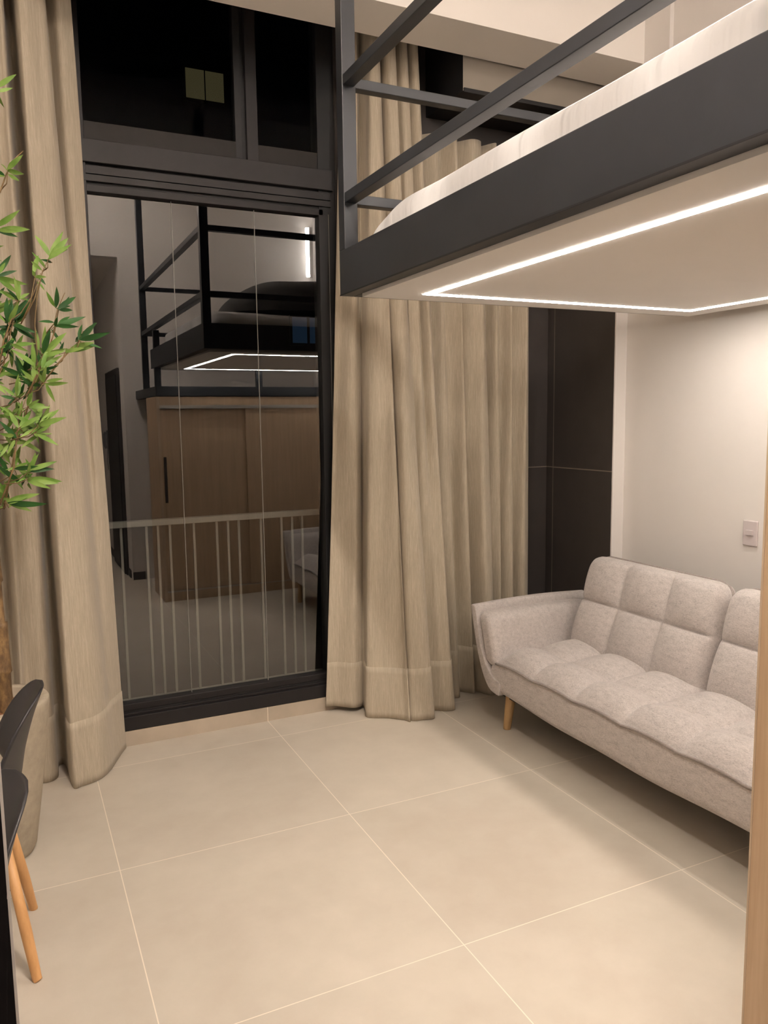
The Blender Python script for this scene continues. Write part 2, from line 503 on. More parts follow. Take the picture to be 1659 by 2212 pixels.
for x0, x1, z0, z1, mt in ((2.632, 2.90, 6.285, 6.69, 'win_olive'), (2.92, 3.186, 6.285, 6.69, 'win_olive'),
                           (4.16, 4.40, 2.83, 3.23, 'win_blue'), (4.45, 4.68, 2.83, 3.23, 'win_blue')):
    f = bx('window', M['facade'], x0 - .04, x1 + .04, 12.06, 12.1, z0 - .04, z1 + .04, b)
    bx('pane', M[mt], x0, x1, 12.05, 12.065, z0, z1, f)

# ------------------------------------------------------------------ curtains
def curtain(name, label, bot, top, zb, zt, hemz, group=None, seed=1, amp=0.0):
    rnd = random.Random(seed)
    n = 10
    B = catmull([(a, c, (zb if not isinstance(zb, list) else zb[i])) for i, (a, c) in enumerate(bot)], n)
    T = catmull(top, n)
    nu = len(B) - 1; nv = 60
    loc = (sum(p[0] for p in B) / len(B), sum(p[1] for p in B) / len(B), 0)
    root = empty(name, loc, label, 'curtain', group)
    ph = [rnd.uniform(0, 6.28) for _ in range(6)]
    def surf(u, z):
        i = min(int(u * nu + 1e-6), nu)
        b, t = B[i], T[i]
        s = (z - b[2]) / (zt - b[2])
        s2 = max(s, 0.0) ** 0.9
        wob = 0.006 * math.sin(u * 37 + z * 2.3 + ph[0]) + 0.005 * math.sin(u * 71 - z * 3.1 + ph[1])
        m_ = 4 * s * (1 - s)
        return (b[0] + (t[0] - b[0]) * s2 + wob * m_ * 0.6, b[1] + (t[1] - b[1]) * s2 + wob * m_, z)
    def main(u, v):
        i = min(int(u * nu + 1e-6), nu); z0 = B[i][2]
        return surf(u, z0 + (zt - z0) * v)
    MB().grid(main, nu, nv).build('drape', M['curtain'], root, smooth=True, solid=0.003)
    def hem(u, v):
        i = min(int(u * nu + 1e-6), nu); z0 = B[i][2]
        p = surf(u, z0 - .004 + (hemz + .004 - z0) * v)
        return p
    MB().grid(hem, nu, 8).build('hem', M['curtain'], root, smooth=True, solid=0.009)
    return root

curtain('curtain', 'beige linen floor length curtain on the left behind the bamboo',
  [(-.95, 3.72), (-.80, 3.84), (-.65, 3.68), (-.5, 3.84), (-.36, 3.68), (-.24, 3.82), (-.13, 3.71), (-.09, 3.79), (-.07, 3.70), (-.045, 3.77), (-.02, 3.69), (.0, 3.735), (.065, 3.71), (.105, 3.75), (.115, 3.87), (.152, 3.86), (.165, 3.61), (.20, 3.60), (.277, 3.635), (.33, 3.71), (.367, 3.80), (.40, 3.88), (.43, 3.945)],
  [(-.9, 3.72), (-.76, 3.84), (-.62, 3.70), (-.5, 3.84), (-.38, 3.70), (-.27, 3.83), (-.17, 3.71), (-.13, 3.80), (-.09, 3.70), (-.05, 3.80), (-.01, 3.70), (.03, 3.72), (.06, 3.70), (.085, 3.70), (.094, 3.88), (.122, 3.89), (.134, 3.69), (.155, 3.67), (.19, 3.69), (.236, 3.73), (.244, 3.87), (.285, 3.78), (.345, 3.80)],
  .006, 3.85, 0.30, 'linen curtains', 3)
curtain('curtain', 'tall beige linen curtain right of the glass doors, rising past the bed rails',
  [(1.492, 3.93), (1.55, 3.915), (1.62, 3.86), (1.67, 3.865), (1.70, 3.885), (1.685, 3.81), (1.668, 3.755), (1.755, 3.70), (1.829, 3.63), (1.843, 3.60), (1.85, 3.73), (1.857, 3.61), (1.92, 3.585), (1.984, 3.582), (2.005, 3.69), (2.055, 3.67), (2.095, 3.64), (2.145, 3.64), (2.16, 3.72), (2.12, 3.84)],
  [(1.66, 3.915), (1.672, 3.87), (1.695, 3.81), (1.715, 3.845), (1.732, 3.865), (1.735, 3.80), (1.74, 3.74), (1.765, 3.73), (1.79, 3.78), (1.80, 3.84), (1.806, 3.85), (1.81, 3.74), (1.85, 3.73), (1.868, 3.81), (1.885, 3.74), (1.92, 3.74), (1.932, 3.82), (1.95, 3.74), (1.985, 3.75), (2.0, 3.84)],
  [.04, .038, .034, .03, .03, .02] + [.006] * 14, 3.85, 0.285, 'linen curtains', 5)
curtain('curtain', 'shorter beige linen curtain behind the sofa arm, beside the dark tiled pier',
  [(2.20, 3.85), (2.26, 3.79), (2.317, 3.877), (2.377, 3.81), (2.40, 3.86), (2.447, 3.74), (2.50, 3.76), (2.52, 3.85), (2.56, 3.79), (2.60, 3.86), (2.64, 3.79), (2.68, 3.86), (2.72, 3.79), (2.765, 3.82)],
  [(2.05, 3.86), (2.13, 3.79), (2.19, 3.87), (2.25, 3.79), (2.29, 3.86), (2.35, 3.79), (2.41, 3.80), (2.45, 3.87), (2.50, 3.79), (2.55, 3.86), (2.60, 3.79), (2.65, 3.86), (2.70, 3.79), (2.745, 3.82)],
  .006, 3.10, 0.285, 'linen curtains', 8)

# ------------------------------------------------------------------ loft bed frame
L = empty('loft_bed_frame', (1.18, 2.855, 2.08), 'black steel loft bed frame with guard rails hanging above the sofa', 'loft bed')
S = M['steel']
YF = 0.27
bx('side_beam', S, 1.18, 1.235, 0.75, 2.855, 2.08, 2.245, L, 0.003)
bx('side_beam', S, 2.90, 2.955, 0.75, 2.855, 2.08, 2.245, L, 0.003)
bx('end_beam', S, 1.235, 2.90, 2.775, 2.855, 2.08, 2.245, L, 0.003)
bx('end_beam', S, 1.235, 2.90, 0.75, 0.81, 2.08, 2.245, L, 0.003)
bx('post', S, 1.18, 1.235, 2.80, 2.855, 2.245, ZC, L, 0.002)
bx('post', S, 1.18, 1.235, YF - .02, YF + .035, 1.92, ZC, L, 0.002)
bx('post', S, 1.182, 1.233, 0.885, 0.935, 1.92, 2.40, L, 0.002)
bx('post', S, 2.09, 2.145, 0.885, 0.935, 1.92, 2.08, L, 0.002)
for z in (2.448, 2.862):
    bx('side_rail', S, 1.183, 1.228, YF + .035, 2.80, z - .036, z, L, 0.002)
    bx('end_rail', S, 1.235, 3.083, 2.808, 2.850, z - .036, z, L, 0.002)
    bx('end_rail', S, 1.235, 3.083, YF - .015, YF + .03, z - .036, z, L, 0.002)
bx('landing_beam', S, 1.18, 3.083, 0.86, 0.942, 1.835, 1.92, L, 0.003)
bx('landing_beam', S, 1.18, 1.235, -0.245, 0.86, 1.835, 1.92, L, 0.003)
bx('landing_deck', S, 1.235, 3.083, -0.245, 0.86, 1.86, 1.90, L)
bx('deck', M['oak'], 1.235, 2.90, 0.81, 2.775, 2.10, 2.125, L)
bx('seam', M['gap'], 1.1793, 1.181, 0.75, 2.855, 2.0795, 2.084, L)
pan = bx('ceiling_panel', M['panel'], 1.236, 2.90, 0.81, 2.772, 2.068, 2.092, L)
def led(x0, x1, y0, y1):
    o = bx('led_strip', M['led'], x0, x1, y0, y1, 2.0655, 2.069, L)
    o['label'] = 'glowing white light strip set in the underside'
lw_ = 0.027
led(1.420, 1.420 + lw_, 1.00, 2.632)
led(2.735, 2.735 + lw_, 1.00, 2.632)
led(1.420 + lw_, 2.735, 2.632 - lw_, 2.632)
led(1.420 + lw_, 2.735, 1.00, 1.00 + lw_)

# mattress with fitted sheet
mt = MB()
def mattress(u, v):
    a = u * 2 - 1; c = v * 2 - 1
    return a, c
def rbox(cx, cy, cz, hx, hy, hz, r, n=26, pw=None, disp=None):
    """rounded box surface as a quad-sphere"""
    vs = []; fs = []
    def face(ax, sg):
        o = len(vs)
        for j in range(n + 1):
            for i in range(n + 1):
                s = (2 * i / n - 1); t = (2 * j / n - 1)
                p = [0, 0, 0]; p[ax] = sg; p[(ax + 1) % 3] = s; p[(ax + 2) % 3] = t
                h = (hx, hy, hz)
                q = Vector([p[k] * h[k] for k in range(3)])
                core = Vector([max(-h[k] + r[k], min(h[k] - r[k], q[k])) for k in range(3)])
                d = q - core
                dn = Vector([d[k] / r[k] for k in range(3)])
                if dn.length > 1e-9:
                    m_ = max(abs(x) for x in dn)
                    dn = dn.normalized() * m_
                P = core + Vector([dn[k] * r[k] for k in range(3)])
                if disp: P = disp(P)
                vs.append((cx + P.x, cy + P.y, cz + P.z))
        for j in range(n):
            for i in range(n):
                a = o + j * (n + 1) + i
                q = (a, a + 1, a + n + 2, a + n + 1)
                fs.append(q if sg > 0 else q[::-1])
    for ax in range(3):
        for sg in (-1, 1): face(ax, sg)
    return vs, fs
def msag(P):
    y = P.y + 1.89
    z = P.z
    if z > 0:
        if y > 2.35: z -= 0.32 * (max(0, y - 2.45)) ** 1.5
        z += 0.0015 * math.sin(y * 9 + P.x * 3)
    x = P.x
    if x < -0.7: x += (0.007 * math.sin((y - z * 1.9) * 13) * max(0, math.sin(y * 3.1 + .6)) + 0.004 * math.sin((y - z * 2.4) * 27 + 1) * max(0, math.sin(y * 2.3))) * max(0, 1 - abs(z - .03) * 8)
    return Vector((x, P.y, z))
vs, fs = rbox(2.05, 1.89, 2.248, 0.795, 0.87, 0.122, (0.055, 0.06, 0.055), 48, disp=msag)
mm = MB().add(vs, fs).build('mattress', M['sheet'], None, smooth=True)
tag(mm, 'white sheeted mattress lying in the loft bed frame', 'mattress')

def dome(u, v):
    a = 2 * PI * u; r_ = math.sin(v * PI / 2)
    X = 2.16 + 0.72 * r_ * math.copysign(abs(math.cos(a)) ** 0.8, math.cos(a))
    Y = 2.24 + 0.47 * r_ * math.copysign(abs(math.sin(a)) ** 0.8, math.sin(a))
    h_ = max(0.0, 1 - r_ ** 2.4) ** 0.58
    k = 0.010 * math.sin(X * 11 + Y * 6) + 0.008 * math.sin(X * 7 - Y * 15)
    return (X + k * r_ * (1 - r_) * 3, Y, 2.376 + 0.27 * h_ + k * h_)
def dome_base(u, v):
    p = dome(u, 1.0)
    return (2.16 + (p[0] - 2.16) * v, 2.24 + (p[1] - 2.24) * v, 2.376)
bb = MB().grid(dome, 72, 36).grid(dome_base, 72, 4, flip=True).build('blanket', M['blanket'], None, smooth=True)
tag(bb, 'dark grey folded blanket heaped on the loft mattress at the window end', 'blanket')

# LED bar upright in the corner of the sleeping level
lb = empty('wall_light', (3.05, -0.21, 3.15), 'slim upright white light bar in the corner above the loft bed', 'wall light')
bx('housing', M['alu'], 3.052, 3.085, -0.226, -0.192, 3.14, 3.67, lb)
bx('diffuser', M['led_bar'], 3.022, 3.052, -0.224, -0.194, 3.15, 3.66, lb)

# ------------------------------------------------------------------ wardrobe
wd = empty('wardrobe', (1.18, 0.956, 0), 'tall oak wardrobe with sliding doors at the right edge of the photo', 'wardrobe')
X0, X1, Y0, Y1, ZT = 1.18, 2.95, 0.40, 0.943, 1.83
MB().box(X0, X0 + .025, Y0, Y1 - .004, 0, ZT).build('side_panel', M['oak'], wd, 0.001)
bx('edge_band', M['oak_edge'], X0, X0 + .025, Y1 - .004, Y1, 0, ZT, wd)
bx('side_panel', M['oak'], X1 - .025, X1, Y0, Y1, 0, ZT, wd, 0.001)
bx('top_panel', M['oak'], X0 + .025, X1 - .025, Y0, Y1 - .01, ZT - .075, ZT, wd)
bx('back_panel', M['oak'], X0 + .025, X1 - .025, Y0, Y0 + .015, 0.08, ZT - .075, wd)
bx('bottom_panel', M['oak'], X0 + .025, X1 - .025, Y0, Y1 - .012, 0.0, 0.08, wd)
bx('track', M['alu'], X0 + .025, X1 - .025, Y1 - .03, Y1 - .008, ZT - .105, ZT - .075, wd)
bx('floor_track', M['alu'], X0 + .025, X1 - .025, Y1 - .05, Y1 - .012, 0.080, 0.088, wd)
dl = bx('door', M['oak'], X0 + .03, 2.02, Y1 - .075, Y1 - .05, 0.088, ZT - .105, wd, 0.001)
bx('handle', M['base_dark'], X0 + .05, X0 + .075, Y1 - .051, Y1 - .048, 0.89, 1.30, dl)
dr = bx('door', M['oak'], 1.98, X1 - .03, Y1 - .045, Y1 - .02, 0.088, ZT - .105, wd, 0.001)
bx('handle', M['base_dark'], X1 - .08, X1 - .055, Y1 - .021, Y1 - .018, 0.89, 1.30, dr)

# ------------------------------------------------------------------ sofa
sf = empty('sofa', (2.55, 2.40, 0), 'grey tufted fabric sofa with wooden legs against the right wall', 'sofa')
SY0, SY1, SX0 = 1.47, 3.33, 2.21
CW = (SY1 - SY0) / 6
def cell(t):
    f = t - math.floor(t)
    return abs(math.sin(PI * f)) ** 0.5
def smooth01(t):
    t = max(0, min(1, t)); return t * t * (3 - 2 * t)
def seat_edge_z(y):
    return 0.345 + 0.012 * (abs(math.sin(PI * (y - SY0) / CW)) ** 0.8)
def seat(u, v):
    y = SY0 + (SY1 - SY0) * u
    x = SX0 + (2.78 - SX0) * v
    ez = seat_edge_z(y)
    cy = cell((y - SY0) / CW)
    if x < 2.44: cx = cell((x - SX0) / (2.44 - SX0) * 0.5 + 0.5) if x > 2.33 else 1.0
    else: cx = cell(min((x - 2.44) / 0.33, 0.999))
    e = 1 - (1 - min(1, (x - SX0) / 0.16)) ** 2.6
    ey0 = 1 - (1 - min(1, (y - SY0) / 0.13)) ** 2.4
    ey1 = 1 - (1 - min(1, (SY1 - y) / 0.13)) ** 2.4
    crown = 0.392 + 0.056 * (cx ** 0.8) * (0.12 + 0.88 * cy)
    z = ez + (crown - ez) * e * (0.35 + 0.65 * min(ey0, ey1))
    return (x - 0.012 * e * (1 - e) * 4 * 0.3, y, z)
MB().grid(seat, 150, 60).build('seat_cushion', M['sofa'], sf, smooth=True)
# piping along the seat front and ends
pp = []
pts = [(2.70, SY0 - .002, 0.348)] + [(SX0 - .004, SY0 + .005 + (SY1 - SY0 - .01) * i / 80, seat_edge_z(SY0 + (SY1 - SY0) * i / 80) - .002) for i in range(81)] + [(2.70, SY1 + .002, 0.348)]
MB().tube(pts, 0.0065, 8).build('piping', M['piping'], sf, smooth=True)
# apron / base, gently bowed
def apron(u, v):
    y = SY0 - .03 + (SY1 + .06 - SY0) * u
    zt = seat_edge_z(min(max(y, SY0), SY1)) - 0.004
    sag = 0.030 * math.sin(PI * u) ** 0.8 + 0.003 * math.sin(u * 19)
    zb_ = 0.188 - sag
    # profile: up the front then under the seat
    prof = [(2.80, zb_ + .01), (2.26, zb_), (2.222, zb_ + .008), (2.205, zb_ + .03), (2.203, (zb_ + zt) / 2), (2.207, zt - .02), (2.214, zt), (2.30, zt - .005)]
    k = v * (len(prof) - 1); i = min(int(k), len(prof) - 2); f = k - i
    return (prof[i][0] * (1 - f) + prof[i + 1][0] * f, y, prof[i][1] * (1 - f) + prof[i + 1][1] * f)
MB().grid(apron, 60, 28).build('base', M['sofa'], sf, smooth=True)
bx('bounce_absorber', M['gap'], 2.24, 2.93, SY0 - .02, SY1 + .02, 0.172, 0.18, sf)  # unseen black sheet added to deepen the shadow under the sofa
bx('rear_light_blocker', M['gap'], 2.90, 2.925, SY0, SY1, 0.09, 0.40, sf)  # unseen board added to stop light leaking under from behind
# arms: outer shell flaring outwards and an inner pad
def arm(sign):
    yc = 2.40
    m_ = lambda y: yc + sign * (y - yc)
    prof = [(3.28, .185), (3.345, .19), (3.39, .215), (3.435, .27), (3.47, .34), (3.50, .42), (3.525, .51), (3.548, .595), (3.545, .612), (3.525, .615), (3.505, .60), (3.48, .50), (3.45, .40), (3.40, .32), (3.34, .27), (3.28, .25)]
    P = catmull([(a, c) for a, c in prof] + [prof[0]], 5)[:-1]
    n = len(P); nx = 26
    vs = []; fs = []
    for j in range(nx + 1):
        t = j / nx
        x = 2.195 + (2.94 - 2.195) * t
        e = min(1, min(t, 1 - t) * 14)
        sc = 0.55 + 0.45 * math.sqrt(max(0, 1 - (1 - e) ** 2))
        cx_ = 3.43; cz_ = 0.40
        for a, c in P:
            # thickness shrink near both ends rounds the edge
            top = 0.02 * math.sin(PI * min(1, t * 1.0)) * smooth01((c - .5) / .1)
            vs.append((x, m_(a), c + top * 0.6))
    for j in range(nx):
        for k in range(n):
            k2 = (k + 1) % n
            q = (j * n + k, j * n + k2, (j + 1) * n + k2, (j + 1) * n + k)
            fs.append(q if sign < 0 else q[::-1])
    e0 = tuple(range(n)); e1 = tuple(nx * n + k for k in range(n))
    fs.append(e0 if sign > 0 else e0[::-1]); fs.append(e1 if sign < 0 else e1[::-1])
    a_ = MB().add(vs, fs).build('armrest', M['sofa'], sf, smooth=True, bevel=0.012, bseg=3, angle=50)
    tilt = 0.30
    def ad(P):
        puff = 0.010 * math.cos(P.x * 3.2)
        y = P.y * (1 + 0.25 * (P.z + .12))
        w_ = 0.004 * math.sin(P.x * 21 + P.z * 16) * (1 if P.y < 0 else 0)
        return Vector((P.x, sign * (y + tilt * (P.z)) + sign * w_, P.z + puff * (P.z > 0)))
    vs, fs = rbox(2.545, m_(3.408), 0.446, 0.342, 0.058, 0.138, (0.05, 0.042, 0.05), 22, disp=ad)
    if sign < 0: fs = [q[::-1] for q in fs]
    MB().add(vs, fs).build('arm_pad', M['sofa'], a_, smooth=True)
arm(1); arm(-1)
# backrest: two tufted halves
def back(y0, y1):
    Wd = y1 - y0; Hh = 0.50; rr = 0.085
    o = Vector((2.715, y0, 0.385)); ub = Vector((0.155, 0, 0.455)).normalized(); nn = Vector((-ub.z, 0, ub.x))
    na, nb = 96, 54
    def outline(s, t):
        b_ = Hh * t
        hw = Wd / 2
        if b_ > Hh - rr:
            q = b_ - (Hh - rr); hw = Wd / 2 - rr + math.sqrt(max(0, rr * rr - q * q))
        return Wd / 2 + (2 * s - 1) * hw, b_
    def front(s, t):
        a, b_ = outline(s, t)
        ca = cell(s * 3); cb = cell(t * 2 * 0.98 + 0.02)
        d = min(a, Wd - a, Hh - b_)
        hw = outline(1, t)[0] - Wd / 2
        d = min((1 - abs(2 * s - 1)) * hw, Hh - b_)
        e = math.sqrt(max(0, 1 - (1 - min(1, d / 0.055)) ** 2))
        n_ = 0.012 + 0.055 * e + 0.046 * (0.05 + 0.95 * ca) * (cb ** 0.8) * min(1, d / 0.03)
        p = o + Vector((0, 1, 0)) * a + ub * b_ + nn * n_
        return tuple(p)
    def rear(s, t):
        a, b_ = outline(s, t)
        hw = outline(1, t)[0] - Wd / 2
        d = min((1 - abs(2 * s - 1)) * hw, Hh - b_)
        e = math.sqrt(max(0, 1 - (1 - min(1, d / 0.05)) ** 2))
        p = o + Vector((0, 1, 0)) * a + ub * b_ + nn * (0.012 - 0.06 * e)
        return tuple(p)
    m_ = MB().grid(front, na, nb).grid(rear, na, nb, flip=True)
    bo = m_.build('backrest', M['sofa'], sf, smooth=True)
    P = []
    for t in [i / 24 for i in range(25)]:
        P.append(outline(0, t))
    P2 = []
    per = [outline(0, i / 30) for i in range(30)] + [(outline(0, 1)[0] + (outline(1, 1)[0] - outline(0, 1)[0]) * i / 20, Hh) for i in range(21)] + [outline(1, 1 - i / 30) for i in range(1, 31)]
    pts = [o + Vector((0, 1, 0)) * a + ub * b_ + nn * 0.012 for a, b_ in per]
    MB().tube(pts, 0.0065, 8).build('piping', M['piping'], bo, smooth=True)
back(2.407, 3.305); back(1.495, 2.393)
for x, y, dx, dy in ((2.262, 3.262, -.012, .02), (2.262, 1.538, -.012, -.02), (2.74, 3.262, .012, .02), (2.74, 1.538, .012, -.02)):
    MB().tube([(x + dx, y + dy, 0), (x + dx, y + dy, 0.004), (x, y, 0.20)], [0.0185, 0.0195, 0.0275], 20).build('leg', M['leg'], sf, smooth=True)
for o in sf.children:
    if o.name.startswith('leg'): o['label'] = 'tapered light wooden leg'

# ------------------------------------------------------------------ light switch
sw = empty('light_switch', (3.085, 2.53, 1.062), 'white light switch on the wall above the sofa back', 'light switch')
bx('plate', M['switch'], 3.075, 3.085, 2.490, 2.568, 1.003, 1.121, sw, 0.004)
bx('rocker', M['switch'], 3.067, 3.076, 2.510, 2.549, 1.053, 1.077, sw, 0.0015)

# ------------------------------------------------------------------ chairs
def make_chair(ox, oy):
    c = empty('dining_chair', (ox, oy, 0))
    def shell(s, t):
        # t: 0 seat front .. 1 back top ; s: -1..1 across
        prof = [(-.225, .425), (-.20, .442), (-.10, .432), (0.03, .424), (.12, .432), (.185, .475), (.215, .55), (.235, .65), (.262, .75), (.285, .815)]
        return prof
    prof = catmull([(-.225, .420), (-.205, .440), (-.10, .432), (0.03, .424), (.125, .432), (.185, .478), (.212, .55), (.232, .65), (.262, .75), (.292, .825)], 6)
    nt = len(prof) - 1
    def f(u, v):
        i = min(int(v * nt + 1e-6), nt)
        px, pz = prof[i]
        s = 2 * u - 1
        back_ = smooth01((i / nt - .5) / .25)
        hw = 0.225 - 0.02 * back_
        tt = i / nt
        if tt > .62:                                   # egg-shaped top
            q = (tt - .62) / .38; hw *= math.sqrt(max(0.0, 1 - (q * 0.985) ** 2.3))
        if tt < .10:
            q = (.10 - tt) / .10; hw *= math.sqrt(max(0.0, 1 - (q * 0.75) ** 2.6))
        wrap = abs(s) ** 2.2
        x = px - back_ * 0.080 * min(1.0, (abs(s) * hw / 0.205) ** 2.0)
        z = pz + (1 - back_) * 0.045 * wrap
        return (ox + x, oy + s * hw, z)
    MB().grid(f, 28, nt).build('seat_shell', M['plastic'], c, smooth=True, solid=0.007)
    for sx in (-1, 1):
        for sy in (-1, 1):
            MB().tube([(ox + sx * .225 + (0.0 if sx > 0 else 0), oy + sy * .19, 0), (ox + sx * .222, oy + sy * .187, .006), (ox + sx * .202, oy + sy * .158, .14), (ox + sx * .160, oy + sy * .098, .41)],
                      [.0125, .0135, .016, .014], 16).build('leg', M['chair_leg'], c, smooth=True)['label'] = 'round light wooden leg'
    st = MB()
    for a, b_ in (((-.155, -.12), (.155, .12)), ((-.155, .12), (.155, -.12))):
        st.tube([(ox + a[0], oy + a[1], .30), (ox, oy, .345), (ox + b_[0], oy + b_[1], .30)], .004, 8)
    for sx in (-1, 1):
        for sy in (-1, 1):
            st.tube([(ox + sx * .165, oy + sy * .13, .26), (ox + sx * .10, oy + sy * .09, .415)], .004, 8)
    st.build('strut', M['frame'], c, smooth=True)
    return c
ch1 = make_chair(-.245, 2.537)
tag(ch1, 'black plastic shell dining chair in front of the cement plant pot', 'chair', 'black shell dining chairs')
ch2 = copy_tree(ch1)
ch2.location = (-.300, 1.80, 0)
ch2.rotation_euler = (0, 0, math.radians(16))
tag(ch2, 'black plastic shell dining chair nearest the camera, by the dark refrigerator edge', 'chair', 'black shell dining chairs')

# ------------------------------------------------------------------ refrigerator at the left edge
rf = empty('refrigerator', (-.38, 1.1, 0), 'tall black glossy refrigerator with a pale edge trim, cut off at the lower left corner', 'refrigerator')
bx('body', M['base_dark'], -.70, -.064, 0.80, 1.398, 0.03, 1.80, rf, 0.004)
bx('door', M['fridge'], -.062, -.050, 0.80, 1.394, 0.05, 0.818, rf, 0.002)
bx('door', M['fridge'], -.062, -.050, 0.80, 1.394, 0.824, 1.79, rf, 0.002)
bx('trim', M['fridge_side'], -.064, -.0455, 1.394, 1.400, 0.03, 1.80, rf)
bx('plinth', M['base_dark'], -.68, -.08, 0.82, 1.38, 0.0, 0.03, rf)

# ------------------------------------------------------------------ potted bamboo
pl = empty('potted_bamboo', (-.12, 3.15, 0), 'artificial green bamboo in a round sand cement pot before the left curtain', 'potted plant')
C = (-.12, 3.15, 0)
MB().lathe([(.085, 0), (.112, .004), (.124, .03), (.150, .20), (.176, .38), (.194, .54), (.199, .575), (.199, .588), (.195, .594), (.168, .594), (.163, .588), (.158, .55), (.02, .545)], C, 64).build('pot', M['concrete'], pl, smooth=True, bevel=0)
def soil(u, v):
    r_ = .158 * v; th = u * 2 * PI
    return (C[0] + r_ * math.cos(th), C[1] + r_ * math.sin(th), .555 + .008 * math.sin(th * 7 + v * 30) * v)
MB().grid(soil, 48, 12).build('wood_chip_mulch', M['chips'], pl, smooth=False)
cane = MB()
def cane_tube(p0, p1, r0, r1, step=0.13):
    p0 = Vector(p0); p1 = Vector(p1); n = max(2, int((p1 - p0).length / step))
    pts = []; rs = []
    for i in range(n):
        for f_, k in ((0.0, 1.12), (0.08, 1.0), (0.5, .96), (0.92, 1.0), (0.985, 1.14)):
            t = (i + f_) / n
            pts.append(p0.lerp(p1, t) + Vector((.004 * math.sin(i * 2.1), 0, 0))); rs.append((r0 + (r1 - r0) * t) * k)
    MBt = cane.tube(pts, rs, 18)
cane_tube((-.070, 3.14, .54), (-.077, 3.14, 1.22), .027, .022, .17)
cane_tube((-.077, 3.14, 1.20), (-.13, 3.12, 3.0), .010, .006, .2)
cane_tube((-.165, 3.19, .54), (-.20, 3.20, 2.9), .020, .007, .2)
cane_tube((-.175, 3.09, .54), (-.16, 3.06, 2.5), .018, .006, .2)
cane.build('cane', M['bamboo'], pl, smooth=True)

CAMP = Vector((0, 0, 1.61))
def px(x, y, Y):
    d = r2 * ((x - W_ / 2) / F) + (-u2) * ((y - H_ / 2) / F) + fw
    return CAMP + d * (Y / d.y)
leafm = MB(); twig = MB()
def leaf(base, tip, wid, dark, rnd):
    base = Vector(base); tip = Vector(tip)
    d = tip - base; Ln = d.length
    if Ln < 1e-4: return
    dn = d / Ln
    view = Vector((rnd.uniform(-.6, .6), -1, rnd.uniform(-.5, .5))).normalized()
    side = dn.cross(view)
    if side.length < .1: side = dn.cross(Vector((0, 0, 1)))
    side.normalize(); nrm = side.cross(dn)
    prof = [0.10, .72, 1.0, .96, .78, .45, 0.02]
    droop = rnd.uniform(-.05, .12) * Ln
    vs = []; n = len(prof)
    for i, w_ in enumerate(prof):
        t = i / (n - 1)
        c = base + d * t + Vector((0, 0, -1)) * droop * t * t * 1.0 + nrm * (.04 * Ln * math.sin(PI * t))
        for s in (-1, 0, 1):
            vs.append(c + side * (s * wid * .5 * w_) + nrm * (abs(s) * wid * .12 * w_))
    fs = []
    for i in range(n - 1):
        for k in range(2):
            a = i * 3 + k
            fs.append((a, a + 1, a + 4, a + 3))
    leafm.cur = 1 if dark else 0
    leafm.add(vs, fs)
